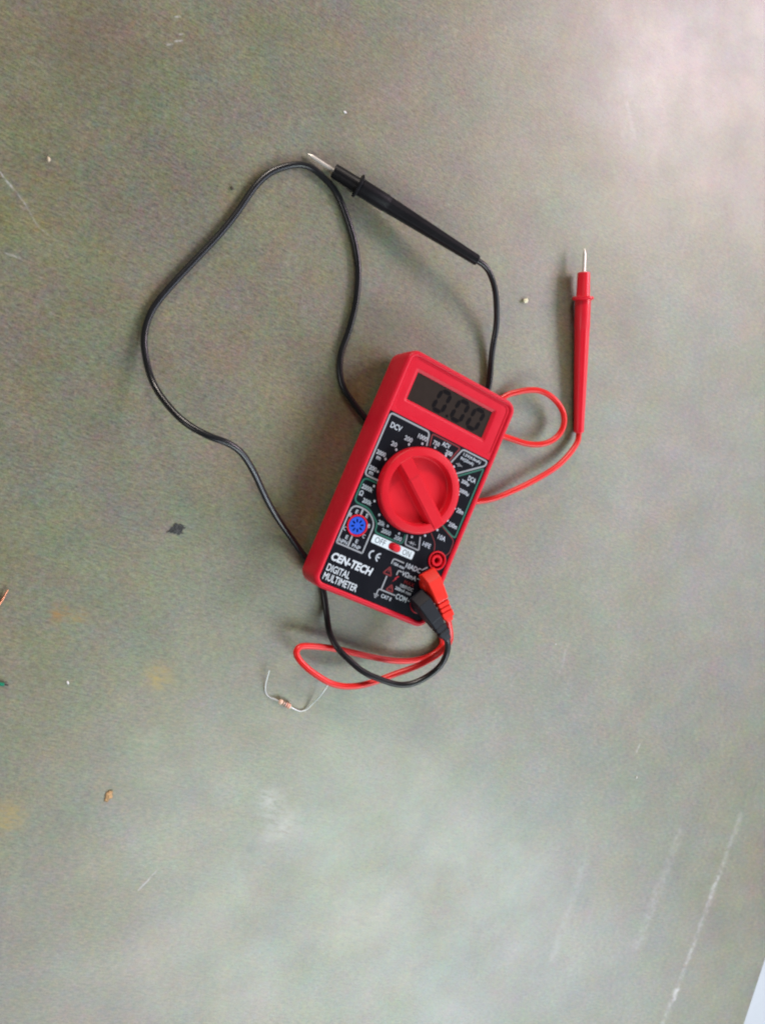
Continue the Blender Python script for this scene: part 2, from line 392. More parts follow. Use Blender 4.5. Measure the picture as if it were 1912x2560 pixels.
def text_mesh(mb, body, cx, cy, w, h, z, shear=0.0, bold=0.0):
    cu = bpy.data.curves.new('lettering', 'FONT'); cu.body = body; cu.size = 1.0; cu.resolution_u = 3; cu.offset = bold
    ob = bpy.data.objects.new('lettering', cu); COL.objects.link(ob)
    dg = bpy.context.evaluated_depsgraph_get()
    me = bpy.data.meshes.new_from_object(ob.evaluated_get(dg))
    xs = [v.co.x for v in me.vertices]; ys = [v.co.y for v in me.vertices]
    x0, x1, y0, y1 = min(xs), max(xs), min(ys), max(ys)
    vs = []
    for v in me.vertices:
        u = (v.co.x-x0)/(x1-x0)-0.5; t = (v.co.y-y0)/(y1-y0)-0.5
        vs.append((cx+u*w+t*h*shear, cy+t*h, z))
    fs = []
    for p in me.polygons:
        q = tuple(p.vertices); a, b, c = (vs[i] for i in q[:3])
        ar = sum(vs[q[i]][0]*vs[q[(i+1) % len(q)]][1]-vs[q[(i+1) % len(q)]][0]*vs[q[i]][1] for i in range(len(q)))
        fs.append(q if ar > 0 else q[::-1])
    mb.add(vs, fs)
    bpy.data.objects.remove(ob); bpy.data.curves.remove(cu); bpy.data.meshes.remove(me)

# ------------------------------------------------------------------ the setting
# table: right-hand edge runs through (260.2,-377) and (276.8,-334.5)
e0 = Vector((260.22, -376.97)); ed = (Vector((276.83, -334.48)) - e0).normalized(); en = Vector((-ed.y, ed.x))
cs = [e0 - ed*320, e0 + ed*1250, e0 + ed*1250 + en*900, e0 - ed*320 + en*900]
loop = [tuple(q) for q in cs]
tb = MB()
inn = fillet(loop, 12, True, 5)
cen = Vector((sum(q[0] for q in inn)/len(inn), sum(q[1] for q in inn)/len(inn)))
def shrink(lp, d): return [tuple(Vector(q) + (cen-Vector(q)).normalized()*d) for q in lp]
tb.loft([at(inn, -26), at(inn, -1.2), at(shrink(inn, 0.5), -0.35), at(shrink(inn, 1.4), 0.0)])
table = structure(tb.build('table_top', 'table'))
bb = MB(); big = [tuple(Vector(q) + (Vector(q)-cen).normalized()*1.1) for q in inn]
bb.loft([at(big, -25), at(big, -2.0)], False, False)
bb.build('edge_band', 'table_edge', table)
fl = MB(); fl.add([(-3000, -3500, -730), (3500, -3500, -730), (3500, 3000, -730), (-3000, 3000, -730)], [(0, 1, 2, 3)])
structure(fl.build('floor', 'floor'))

# ------------------------------------------------------------------ the multimeter (local frame: x across, y towards the display)
YAW = R(-24.8346)
meter = tag(empty('multimeter', (0, 0, 0), YAW), 'red digital multimeter with round dial and black panel on the table', 'multimeter')
W, L, ZT, ZB = 67.0, 126.0, 25.5, 3.1
def body_loop(ins, z, r): return at(rrect(W-2*ins, L-2*ins, max(0.6, r-ins), 8), z)
hs = MB()
hs.loft([body_loop(0.35, 13.4, 6), body_loop(0.0, 13.7, 6), body_loop(0.0, 23.4, 6), body_loop(0.1, 24.2, 6), body_loop(0.4, 24.9, 6), body_loop(0.9, 25.35, 6), body_loop(1.4, 25.5, 6),
         body_loop(2.0, 25.48, 6), body_loop(2.45, 25.3, 6), body_loop(2.78, 25.0, 6), body_loop(2.9, 24.4, 6), body_loop(2.9, 21.0, 6)], False, False)
hs.build('front_case', 'red_case', meter)
bk = MB()
bk.loft([body_loop(2.6, ZB, 7), body_loop(1.2, 3.35, 7), body_loop(0.5, 4.2, 6), body_loop(0.25, 5.6, 6), body_loop(0.15, 13.1, 6), body_loop(0.6, 13.4, 6)], True, False)
bk.build('back_case', 'red_case', meter)

ZP = 24.7
# display surround with a sloped opening
ds = MB()
y0, y1, xw = 30.2, 61.2, 62.9
oc = (0.0, (y0+y1)/2)
def fr(w, l, r, c, z): return at(rrect(w, l, r, 6, c), z)
lc = (-1.0, 46.3)
ds.loft([fr(xw+0.3, y1-y0+0.3, 0.9, oc, 23.6), fr(xw, y1-y0, 0.8, oc, 24.75), fr(xw-3.6, y1-y0-3.4, 3.0, (-0.1, oc[1]), 24.72), fr(xw-4.2, y1-y0-4.0, 2.8, (-0.1, oc[1]), 24.35), fr(xw-6.0, y1-y0-5.4, 2.2, (-0.3, oc[1]+0.2), 24.35),
         fr(50.6, 18.6, 1.2, lc, 24.5), fr(49.4, 17.4, 0.9, lc, 24.45), fr(46.6, 14.6, 0.35, lc, 23.2), fr(46.4, 14.4, 0.3, lc, 22.4)], False, False)
ds.build('display_surround', 'red_case', meter)
lcd = MB().poly(rrect(46.8, 14.8, 0.3, 2, lc), z=23.15).build('display', 'lcd', meter)
def digit(cx, cy, hw, hh, t, on, z=23.19):
    mb = MB(); sh = 0.13
    def q(pts): mb.add([(x + (y-cy)*sh, y, z) for x, y in pts], [tuple(range(len(pts)))])
    g = 0.14
    def hseg(y): q([(cx-hw+g, y), (cx-hw+t/2+g, y-t/2), (cx+hw-t/2-g, y-t/2), (cx+hw-g, y), (cx+hw-t/2-g, y+t/2), (cx-hw+t/2+g, y+t/2)])
    def vseg(x, ya, yb): q([(x, ya+g), (x+t/2, ya+t/2+g), (x+t/2, yb-t/2-g), (x, yb-g), (x-t/2, yb-t/2-g), (x-t/2, ya+t/2+g)])
    for s in on:
        if s == 'a': hseg(cy+hh)
        if s == 'd': hseg(cy-hh)
        if s == 'b': vseg(cx+hw, cy, cy+hh)
        if s == 'c': vseg(cx+hw, cy-hh, cy)
        if s == 'e': vseg(cx-hw, cy-hh, cy)
        if s == 'f': vseg(cx-hw, cy, cy+hh)
    return mb
for cx in (-6.3, 5.0, 14.9):
    digit(cx, 46.2, 2.8, 5.25, 2.15, 'abcdef').build('digit', 'lcd_seg', lcd, 0)
MB().poly(circ(0.8, (-0.6, 40.8), 12), z=23.19).build('decimal_point', 'lcd_seg', lcd, 0)

# black control panel with real openings
JX = 24.9; JY = (-28.1, -40.0, -52.0); TC = (-22.9, -28.2); SW = (0.1, -30.65)
pan_out = rrect(61.8, 90.4, 0.8, 4, (0, -15.0))
holes = [circ(4.9, (JX, y), 36) for y in JY] + [circ(5.3, TC, 36), rrect(7.2, 4.6, 2.2, 5, SW)]
pn = MB(); pn.poly(pan_out, holes, ZP); pn.wall(pan_out, ZP-1.2, ZP)
for h in holes: pn.wall(h, ZP-0.9, ZP, True)
panel = pn.build('control_panel', 'panel', meter)

# dial
KC = (-0.75, 0.0); kz = ZP + 0.05
bdir = Vector((-0.806, 0.592)).normalized(); bn = Vector((-bdir.y, bdir.x))
def kp(a, b, z): q = Vector(KC) + bdir*a + bn*b; return (q.x, q.y, z)
def dshape(rad, chord, side, n=30):
    th = math.acos(chord/rad); out = []
    for i in range(n+1):
        t = -th + 2*th*i/n
        out.append((rad*math.sin(t), side*rad*math.cos(t)))
    return out if side < 0 else out[::-1]
HT = 5.0
kn = MB()
n = 72
prof = [(21.75, kz), (21.75, kz+HT-1.2), (21.55, kz+HT-0.6), (21.1, kz+HT-0.2), (20.5, kz+HT)]
kn.lathe(prof, KC, n, False, False)
top_outer = circ(20.5, KC, n)
dh = []
for sd in (1, -1):
    a = [kp(p, q, 0)[:2] for p, q in dshape(17.6, 3.4, sd)]
    a2 = [kp(p, q, 0)[:2] for p, q in dshape(17.35, 3.7, sd)]
    b = [kp(p, q, 0)[:2] for p, q in dshape(16.9, 4.5, sd)]
    b2 = [kp(p, q, 0)[:2] for p, q in dshape(16.4, 5.0, sd)]
    dh.append(a)
    lp = [at(a, kz+HT), at(a2, kz+HT-0.35), at(b, kz+1.1), at(b2, kz+0.7)]
    kn.loft(lp, False, False); kn.poly(b2, (), kz+0.7)
kn.poly(top_outer, dh, kz+HT)
dial = kn.build('dial', 'red_knob', meter, 35)
bmx = bmesh.new(); bmx.from_mesh(dial.data); bmesh.ops.recalc_face_normals(bmx, faces=bmx.faces); bmx.to_mesh(dial.data); bmx.free()
pt = MB()
pw = 3.3
lo = [kp(17.8, -pw, kz+HT-0.1), kp(17.8, pw, kz+HT-0.1), kp(8.2, pw, kz+HT-0.1), kp(8.2, -pw, kz+HT-0.1)]
hi = [kp(17.5, -pw+.2, kz+HT+0.15), kp(17.5, pw-.2, kz+HT+0.15), kp(8.4, pw-.2, kz+HT+1.15), kp(8.4, -pw+.2, kz+HT+1.15)]
pt.loft([lo[::-1], hi[::-1]])
gb = MB()
gb.loft([[kp(8.7, -3.1, kz+HT-0.1), kp(8.7, 3.1, kz+HT-0.1), kp(-20.9, 3.1, kz+HT-0.1), kp(-20.9, -3.1, kz+HT-0.1)][::-1], [kp(8.5, -2.6, kz+HT+0.4), kp(8.5, 2.6, kz+HT+0.4), kp(-20.2, 2.6, kz+HT+0.4), kp(-20.2, -2.6, kz+HT+0.4)][::-1]])
gb.build('grip_bar', 'red_knob', dial, 30)
pt.build('pointer', 'red_knob', dial, 30)

# three jacks
for y in JY:
    mb = MB()
    mb.lathe([(4.95, ZP+0.02), (4.9, ZP+0.55), (4.65, ZP+0.7), (4.35, ZP+0.6), (4.2, ZP+0.2), (4.1, ZP-2.6), (2.95, ZP-2.6), (2.9, ZP+0.2), (2.75, ZP+0.45), (1.75, ZP+0.45), (1.55, ZP+0.2), (1.5, ZP-6.0)], (JX, y), 40, False, False)
    j = mb.build('jack', 'red_knob', meter, 50)
    MB().poly(circ(1.52, (JX, y), 20), z=ZP-5.0).build('hole_disc', 'hole', j, 0)  # near-black disc closing the bore, the hole's shade put into its colour

# transistor socket
ts = MB(); ts.lathe([(5.45, ZP+0.02), (5.4, ZP+0.5), (5.1, ZP+0.62), (4.75, ZP+0.55), (4.55, ZP+0.1), (4.5, ZP-1.2)], TC, 40, False, False)
tk = ts.build('transistor_socket', 'red_case', meter, 50)
slots = []
for i in range(8):
    a = R(24.8 + 45*i); d = Vector((math.cos(a), math.sin(a))); nn = Vector((-d.y, d.x)); c = Vector(TC) + d*2.45
    slots.append([tuple(c + d*u*0.85 + nn*v*0.42) for u, v in ((-1, -1), (1, -1), (1, 1), (-1, 1))])
out = []
for i in range(48):
    a = 2*math.pi*i/48; da = abs((a - R(245) + math.pi) % (2*math.pi) - math.pi); rr = 4.3 + max(0, 0.75*(1-da/R(22)))
    out.append((TC[0]+rr*math.cos(a), TC[1]+rr*math.sin(a)))
sb = MB(); sb.poly(out, slots, ZP+0.28); sb.wall(out, ZP-1.0, ZP+0.28)
for s_ in slots: sb.wall(s_, ZP-1.0, ZP+0.28, True)
ins = sb.build('socket_insert', 'blue', tk, 0)
MB().poly(circ(4.0, TC, 24), z=ZP-0.9).build('socket_floor', 'hole', tk, 0)

# power switch: pale plate with a red slider
plate_o = rrect(24.4, 4.3, 0.7, 4, (-0.75, -30.8))
pl = MB(); pl.poly(plate_o, [rrect(7.1, 3.9, 1.9, 5, SW)], ZP+0.16); pl.wall(plate_o, ZP, ZP+0.16)
sp = pl.build('switch_plate', 'plate', meter, 0)
ink = MB(); text_mesh(ink, 'OFF', -8.3, -30.75, 6.0, 3.0, ZP+0.2); text_mesh(ink, 'ON', 7.4, -30.85, 4.6, 2.9, ZP+0.2)
ink.build('plate_lettering', 'plate_ink', sp, 0)
sl = MB()
sl.loft([at(rrect(6.9, 4.3, 2.1, 6, SW), ZP-1.6), at(rrect(6.9, 4.3, 2.1, 6, SW), ZP-0.6), at(rrect(6.4, 3.9, 1.9, 6, SW), ZP-0.2)], False, True)
sc_ = (SW[0]+0.7, SW[1]-0.1)
sl.loft([at(rrect(4.8, 3.7, 1.8, 6, sc_), ZP-0.3), at(rrect(4.7, 3.6, 1.75, 6, sc_), ZP+0.9), at(rrect(4.0, 3.0, 1.5, 6, sc_), ZP+1.35), at(rrect(2.4, 1.7, 0.8, 6, sc_), ZP+1.5)], False, True)
sl.build('power_slider', 'red_knob', meter, 60)

# printing on the panel
zt = ZP + 0.06
ltr = MB()
T = [('1000', -8.9, 25.1, 5.2, 2.0), ('200', -15.7, 21.25, 4.3, 2.0), ('20', -21.7, 15.8, 3.1, 2.0), ('2000', -26.1, 8.9, 5.0, 1.9), ('m', -26.4, 6.2, 2.2, 1.3),
     ('200', -27.0, 0.4, 3.9, 1.9), ('m', -26.9, -2.1, 2.2, 1.3), ('2000k', -25.6, -9.5, 5.9, 2.0), ('\u03a9', -27.5, -12.9, 2.0, 2.2), ('200k', -22.9, -15.6, 4.9, 2.0), ('20k', -11.4, -22.3, 3.8, 2.0),
     ('2000', -7.3, -25.3, 5.2, 1.9), ('200', -0.1, -25.8, 4.2, 1.9), ('HFE', 16.1, -23.0, 4.5, 2.0), ('10A', 22.5, -16.5, 4.4, 2.2), ('750', -0.8, 25.6, 3.7, 1.9), ('ACV', 4.6, 27.1, 4.6, 2.0),
     ('200', 7.7, 24.1, 3.9, 1.9), ('1.5V(4.0mA)', 21.0, 26.9, 10.6, 1.7), ('9V(25mA)', 18.9, 24.4, 8.0, 1.7), ('DCA', 25.6, 17.2, 4.6, 2.2), ('200\u00b5', 22.8, 14.1, 4.7, 2.0), ('2000\u00b5', 24.2, 9.4, 5.8, 2.0),
     ('20m', 26.3, -0.2, 4.0, 2.0), ('200m', 25.6, -8.4, 5.0, 2.0)]
for b, x, y, w_, h_ in T: text_mesh(ltr, b, x, y, w_*1.03, h_*1.18, zt, 0, 0.022)
text_mesh(ltr, 'DCV', -24.2, 23.9, 6.2, 2.9, zt, 0, 0.022)
for i in range(20):
    a = R(18*i); ltr.poly(circ(0.62, (-0.55+23.45*math.cos(a), 23.45*math.sin(a)), 12), z=zt)
ltr.build('range_lettering', 'print', panel, 0)
lt2 = MB()
for b, x, y in (('E', -25.8, -22.1), ('B', -28.3, -24.7), ('E', -20.1, -21.9), ('B', -17.1, -26.1), ('C', -28.2, -31.9), ('C', -17.5, -31.7), ('E', -25.5, -35.4), ('E', -19.8, -35.4)):
    text_mesh(lt2, b, x, y, 1.3, 1.9, zt, 0, 0.01)
text_mesh(lt2, 'NPN', -26.4, -38.0, 4.6, 1.8, zt, 0, 0.01); text_mesh(lt2, 'PNP', -19.0, -37.9, 4.6, 1.8, zt, 0, 0.01)
for b, x, y, w_, h_ in (('10ADC', 14.2, -36.4, 8.8, 2.3), ('10A max', 6.4, -38.1, 6.6, 1.4), ('V\u03a9mA', 13.7, -40.8, 8.6, 2.3), ('1000VDC', 15.0, -46.8, 7.6, 1.5), ('200mA max', 13.9, -48.9, 9.6, 1.5), ('COM', 14.4, -52.6, 6.4, 2.5), ('CAT II', 6.5, -55.2, 5.8, 1.7)):
    text_mesh(lt2, b, x, y, w_, h_*1.12, zt, 0, 0.018)
lt2.build('jack_lettering', 'print', panel, 0)
br = MB()
text_mesh(br, 'CEN-TECH', -17.5, -46.4, 22.8, 4.2, zt, 0.14, 0.04)
text_mesh(br, 'DIGITAL', -22.5, -52.2, 12.8, 3.6, zt, 0, 0.014); text_mesh(br, 'MULTIMETER', -19.4, -56.7, 19.0, 3.6, zt, 0, 0.014)
br.build('title_lettering', 'print_bright', panel, 0)
# CE mark drawn from arcs
ce = MB()
for cx in (-9.0, -5.0):
    arc = [(cx+2.05*math.cos(R(a)), -38.4+2.05*math.sin(R(a))) for a in range(98, 263, 11)]
    ce.stroke(arc, 0.72, zt, zt)
ce.stroke([(-7.0, -38.4), (-5.2, -38.4)], 0.7, zt, zt)
ce.build('conformity_mark', 'print', panel, 0)
gl = MB()
def st(pts, wd=0.72, rad=1.6, closed=False, z=zt): gl.stroke(pts, wd, z, z, rad, closed)
st([(-5.2, 22.2), (-6.6, 29.1), (-29.7, 29.1), (-29.7, -3.9), (-21.9, -3.9)], 0.85, 1.8)
st([(-29.4, -39.7), (-29.4, -19.4), (-20.4, -19.4), (-14.7, -23.8), (-14.7, -39.7)], 0.75, 5.0, False)
st([(-29.4, -39.7), (-14.7, -39.7)], 0.75, 0)
st([(-23.4, -19.7), (-23.4, -22.8)], 0.9, 0); st([(-23.15, -33.6), (-23.15, -39.5)], 0.9, 0)
st([(3.9, -22.2), (4.8, -27.2), (13.2, -27.2), (11.0, -20.6)], 0.75, 1.2)
st([(10.8, 20.3), (14.2, 29.1), (29.8, 29.1), (29.6, 26.6), (15.6, 16.1)], 0.8, 1.6)
st([(2.0, -38.7), (2.0, -35.9), (8.3, -35.9)], 0.62, 1.2)
st([(7.0, -42.9), (7.0, -40.3), (9.2, -40.5)], 0.62, 1.2)
st([(18.3, -40.5), (20.2, -40.5)], 0.5, 0); st([(18.2, -52.5), (20.0, -52.5)], 0.5, 0); st([(19.0, -35.6), (21.4, -33.2)], 0.62, 0)
st([(2.3, -45.2), (2.3, -52.4)], 0.7, 0); st([(0.85, -55.6), (0.85, -52.6), (10.8, -52.6)], 0.62, 1.2)
for k, wd in enumerate((2.9, 1.9, 0.9)): st([(0.85-wd/2, -55.7-0.75*k), (0.85+wd/2, -55.7-0.75*k)], 0.42, 0)
# diode and battery symbols
st([(6.0, -25.2), (10.4, -25.2)], 0.3, 0); gl.add([(7.2, -24.3, zt+.01), (7.2, -26.1, zt+.01), (8.8, -25.2, zt+.01)], [(0, 1, 2)]); st([(8.9, -24.2), (8.9, -26.2)], 0.4, 0)
st([(13.6, 21.0), (15.2, 21.0)], 0.35, 0); st([(15.2, 22.0), (15.2, 20.0)], 0.35, 0); st([(16.0, 21.6), (16.0, 20.4)], 0.5, 0); st([(16.0, 21.0), (17.5, 21.0)], 0.35, 0)
gl.build('frame_lines', 'print_grey', panel, 0)
gg = MB()
gg.stroke([(-21.9, -5.3), (-29.4, -5.3), (-29.4, -18.0), (-20.6, -18.2), (-13.3, -23.4), (-13.1, -27.7), (3.4, -27.7), (2.9, -22.6)], 0.85, zt, zt, 2.6)
gg.stroke([(17.0, 15.3), (29.5, 25.0), (29.5, -13.6), (27.6, -13.6), (19.9, -10.5)], 0.85, zt, zt, 1.2)
gg.build('green_frame_lines', 'print_green', panel, 0)
gr = MB()
gr.stroke([(-3.6, 22.8), (-4.9, 29.1), (12.6, 29.1), (9.4, 20.3)], 0.8, zt, zt, 1.4)
gr.build('red_frame_lines', 'print_red', panel, 0); gr = MB()
gr.stroke([(15.7, -16.4), (20.2, -20.6), (21.3, -24.2)], 0.5, zt, zt, 2); 
gr.build('red_frame_lines', 'print_red', panel, 0); gr = MB()
gr.stroke([(20.1, -11.2), (29.6, -15.2), (29.9, -22.0), (28.0, -24.5)], 0.5, zt, zt, 2)
gr.build('red_frame_lines', 'print_red', panel, 0)
rx = MB(); text_mesh(rx, 'MAX', 15.4, -44.4, 6.0, 1.9, zt, 0, 0.02); rx.build('red_lettering', 'print_red', panel, 0)
wr = MB()
def tri(cx, cy, w_, h_):
    wr.stroke([(cx-w_/2, cy-h_/2), (cx+w_/2, cy-h_/2), (cx, cy+h_/2)], 0.75, zt, zt, 0.5, True)
tri(2.1, -42.4, 4.6, 4.0); tri(6.7, -49.9, 3.8, 3.3)
wr.stroke([(2.1, -41.6), (2.1, -43.2)], 0.55, zt, zt); wr.stroke([(6.7, -49.4), (6.7, -50.7)], 0.5, zt, zt)
wr.build('warning_triangles', 'print_red', panel, 0)
bo = MB(); bo.add([(8.0, -43.0, zt), (6.6, -44.9, zt), (7.1, -45.0, zt), (5.9, -47.2, zt), (8.0, -44.6, zt), (7.4, -44.6, zt), (8.8, -43.2, zt)], [(0, 1, 2, 3, 4, 5, 6)])
bo.build('voltage_bolt', 'print_red2', panel, 0)

# ------------------------------------------------------------------ test leads
BLACK_PATH = [(13.58, -75.21, 32.0), (15.37, -79.22, 29.0), (16.48, -83.43, 26.0), (15.08, -91.65, 22.0), (9.62, -97.07, 19.5), (0.91, -100.51, 18.0), (-7.05, -100.79, 17.0), (-15.83, -97.7, 16.0), (-25.72, -92.35, 14.5), (-32.47, -86.29, 12.5), (-37.68, -79.81, 10.0), (-40.47, -72.49, 6.5), (-40.94, -65.31, 3.2), (-41.73, -55.69, 1.6), (-43.5, -47.09, 1.6), (-47.09, -40.03, 1.6), (-52.3, -33.11, 1.8), (-56.97, -27.04, 2.5), (-64.42, -16.66, 5.0), (-73.67, -3.36, 11.0), (-83.29, 12.23, 20.0), (-89.59, 20.53, 24.0), (-96.25, 25.07, 26.0), (-104.08, 28.19, 26.0), (-113.57, 33.86, 22.0), (-121.54, 43.41, 14.0), (-126.24, 54.04, 7.0), (-128.33, 69.1, 3.0), (-127.14, 77.98, 2.0), (-123.82, 86.03, 1.6), (-115.63, 96.98, 1.6), (-103.8, 109.6, 1.6), (-93.62, 120.51, 1.6), (-84.27, 131.93, 1.6), (-74.7, 145.3, 1.6), (-67.09, 152.75, 1.6), (-60.34, 156.23, 1.6), (-53.52, 157.83, 1.6), (-46.65, 156.8, 1.6), (-39.75, 152.5, 1.6), (-33.77, 146.67, 1.6), (-28.73, 136.0, 1.6), (-24.66, 122.34, 1.6), (-22.65, 109.19, 1.6), (-23.77, 94.85, 1.6), (-27.95, 80.32, 1.6), (-32.14, 69.61, 1.6), (-33.23, 60.92, 1.6), (-31.26, 52.28, 1.6), (-26.0, 44.6, 1.6), (-20.23, 37.75, 1.6), (-9.81, 28.12, 1.6), (9.6, 20.68, 1.6), (33.21, 27.91, 1.6), (47.68, 40.79, 1.6), (52.59, 53.13, 1.8), (53.86, 71.68, 3.0), (54.14, 84.71, 6.0), (52.7, 93.37, 9.0), (49.65, 103.77, 12.0), (44.7, 112.07, 14.0), (40.53, 115.29, 14.8), (37.36, 116.85, 15.0)]
RED_PATH = [(15.48, -65.44, 33.0), (16.78, -69.31, 31.0), (17.61, -72.75, 29.0), (18.04, -77.26, 26.0), (17.61, -83.08, 21.0), (14.51, -88.14, 17.0), (6.66, -92.96, 13.5), (-6.71, -96.86, 11.0), (-20.52, -100.24, 10.0), (-33.0, -100.74, 10.0), (-41.15, -98.51, 10.0), (-49.24, -92.98, 10.0), (-54.48, -88.47, 10.0), (-58.35, -83.79, 9.8), (-59.44, -80.5, 9.4), (-57.78, -78.16, 8.8), (-53.75, -77.84, 8.0), (-39.57, -80.64, 5.8), (-18.1, -87.98, 4.0), (0.49, -92.94, 3.0), (11.87, -93.66, 2.4), (19.74, -91.72, 2.0), (25.29, -87.39, 2.0), (25.45, -81.92, 1.6), (20.77, -72.61, 1.6), (15.9, -61.19, 1.6), (15.81, -45.89, 1.6), (21.66, -26.67, 1.6), (31.07, -1.07, 1.6), (42.97, 24.63, 1.6), (55.09, 42.99, 1.6), (63.79, 49.12, 2.4), (68.67, 50.54, 3.5), (75.62, 51.59, 5.0), (82.31, 51.32, 6.0), (88.17, 48.96, 7.0), (93.67, 44.57, 7.5), (97.11, 39.07, 7.5), (97.61, 32.83, 7.0), (94.78, 27.3, 6.5), (89.43, 23.5, 6.0), (82.79, 22.0, 5.0), (75.28, 22.54, 4.0), (67.92, 24.69, 3.0), (62.78, 26.38, 2.2), (54.05, 28.47, 1.6), (42.96, 25.71, 1.6), (33.35, 13.97, 1.6), (31.07, -1.07, 1.6), (38.45, -8.9, 1.6), (47.02, -8.89, 2.0), (56.54, -7.41, 3.0), (67.81, -3.51, 4.0), (79.17, 1.42, 5.0), (90.48, 6.72, 5.0), (99.03, 11.8, 4.5), (105.92, 18.03, 4.0), (109.95, 23.65, 3.5), (110.68, 27.33, 3.2), (110.61, 29.83, 3.2)]

RZ = Matrix.Rotation(YAW, 4, 'Z')
def to_world(x, y, z): return RZ @ Vector((x, y, z))

def make_plug(parent, jack, ang, mat, ribbed, pitch=0.0):
    d = Vector((math.cos(ang), math.sin(ang), 0)); s = Vector((-d.y, d.x, 0)); mb = MB()
    def sec(a, wt, wb, zb, zt_, ch=0.9):
        zb -= a*pitch; zt_ -= a*pitch
        pr = [(-wb, zb+ch), (-wb+ch, zb), (wb-ch, zb), (wb, zb+ch), (wt, zt_-ch*0.6), (wt-ch*0.6, zt_), (-wt+ch*0.6, zt_), (-wt, zt_-ch*0.6)]
        return [tuple(RZ @ (Vector((jack[0], jack[1], 0)) + d*a + s*p + Vector((0, 0, z)))) for p, z in pr]
    S_ = [sec(-6.6, 3.4, 4.3, 28.0, 29.3, 0.4), sec(-6.35, 3.6, 4.6, 27.7, 29.8, 0.4), sec(-2.75, 3.8, 4.9, 27.5, 34.15, 0.7), sec(-2.3, 3.85, 4.9, 27.5, 34.4, 0.7), sec(4.5, 3.65, 4.6, 27.8, 34.25), sec(9.0, 3.5, 4.1, 28.2, 34.1), sec(9.5, 3.3, 3.9, 28.4, 33.9)]
    if ribbed:
        for a0, a1, wr_, z0, z1 in ((10.6, 12.5, 3.25, 28.8, 33.6), (13.5, 15.2, 3.1, 29.0, 33.4), (16.1, 19.2, 3.25, 28.8, 33.4)):
            S_ += [sec(a0-1.0, wr_*0.72, wr_*0.75, 29.7, 32.7, 0.6), sec(a0-0.15, wr_*0.72, wr_*0.75, 29.7, 32.7, 0.6), sec(a0, wr_, wr_, z0, z1, 0.8), sec(a1, wr_*0.98, wr_*0.98, z0, z1, 0.8)]
        S_ += [sec(19.4, 2.4, 2.4, 29.4, 32.8, 0.7), sec(21.5, 1.9, 1.9, 29.4, 32.6, 0.7)]
    else:
        S_ += [sec(10.0, 3.35, 3.9, 28.5, 33.9), sec(12.8, 3.3, 3.7, 28.7, 33.7), sec(13.1, 3.0, 3.3, 29.0, 33.4), sec(13.7, 3.0, 3.3, 29.0, 33.4), sec(14.0, 3.3, 3.6, 28.8, 33.6), sec(16.0, 3.2, 3.4, 28.9, 33.5), sec(16.3, 2.7, 2.9, 29.3, 33.1), sec(16.9, 2.7, 2.9, 29.3, 33.1),
               sec(17.2, 3.2, 3.3, 29.0, 33.5), sec(19.4, 3.0, 3.1, 29.1, 33.3), sec(19.8, 2.3, 2.3, 29.5, 32.9, 0.7), sec(22.5, 1.9, 1.9, 29.3, 32.5, 0.7)]
    mb.loft(S_)
    plug = mb.build('plug', mat, parent, 18)
    bl = MB(); bl.lathe([(3.95, ZP-2.5), (3.95, ZP+0.4), (5.3, ZP+0.75), (5.4, ZP+1.2), (5.3, ZP+4.4), (4.6, ZP+5.3), (3.0, ZP+5.6)], jack, 36)
    bl.build('plug_barrel', mat, plug, 45, RZ)
    return plug

def make_probe(parent, tip, start, butt, mat, spin):
    tip, start, butt = Vector(tip), Vector(start), Vector(butt)
    ax = (butt-start).normalized(); L_ = (butt-start).length
    up = Vector((0, 0, 1)); sd = ax.cross(up).normalized(); up = sd.cross(ax)
    def ring(a, r, n=36, grooves=False, sq=0.0):
        lp = []
        for k in range(n):
            t = 2*math.pi*k/n; rr = r*(1 - sq*math.cos(4*t)*0.05)
            if grooves:
                for g0 in (R(62), R(118)):
                    dd = abs((t-g0+math.pi) % (2*math.pi)-math.pi)
                    if dd < R(9): rr *= 0.93
            q = start + ax*a + (sd*math.cos(t)+up*math.sin(t))*rr
            lp.append(tuple(q))
        return lp
    c = 14.2
    mb = MB()
    mb.loft([ring(0, 2.9), ring(0.15, 3.3), ring(0.7, 3.5), ring(c-1.2, 3.75), ring(c-0.9, 3.9), ring(c+0.8, 4.3), ring(c+1.4, 4.35), ring(c+15.5, 4.35), ring(c+16.3, 4.1, grooves=True, sq=.5), ring(c+18, 4.05, grooves=True, sq=.5),
             ring(L_*0.62, 3.55, grooves=True, sq=.5), ring(L_*0.9, 2.95, grooves=True, sq=.5), ring(L_-1.0, 2.8, grooves=True, sq=.5), ring(L_-0.3, 2.65), ring(L_, 2.2)])
    h = mb.build('probe_handle', mat, parent, 38)
    cb = MB(); cb.loft([ring(c-1.0, 3.7), ring(c-0.9, 5.6), ring(c-0.6, 5.9), ring(c+0.2, 5.9), ring(c+0.6, 5.5), ring(c+1.0, 4.2)])
    cb.build('finger_guard', mat, h, 40)
    tb_ = MB(); td = (start-tip).normalized(); ts_ = td.cross(Vector((0, 0, 1))).normalized(); tu = ts_.cross(td); Lt = (start-tip).length
    tb_.loft([[tuple(tip + td*a + (ts_*math.cos(2*math.pi*k/14)+tu*math.sin(2*math.pi*k/14))*r) for k in range(14)] for a, r in ((0, 0.08), (0.6, 0.35), (2.6, 0.85), (3.2, 0.92), (Lt+2, 0.95))])
    tb_.build('probe_tip', 'steel', h, 40)
    return h

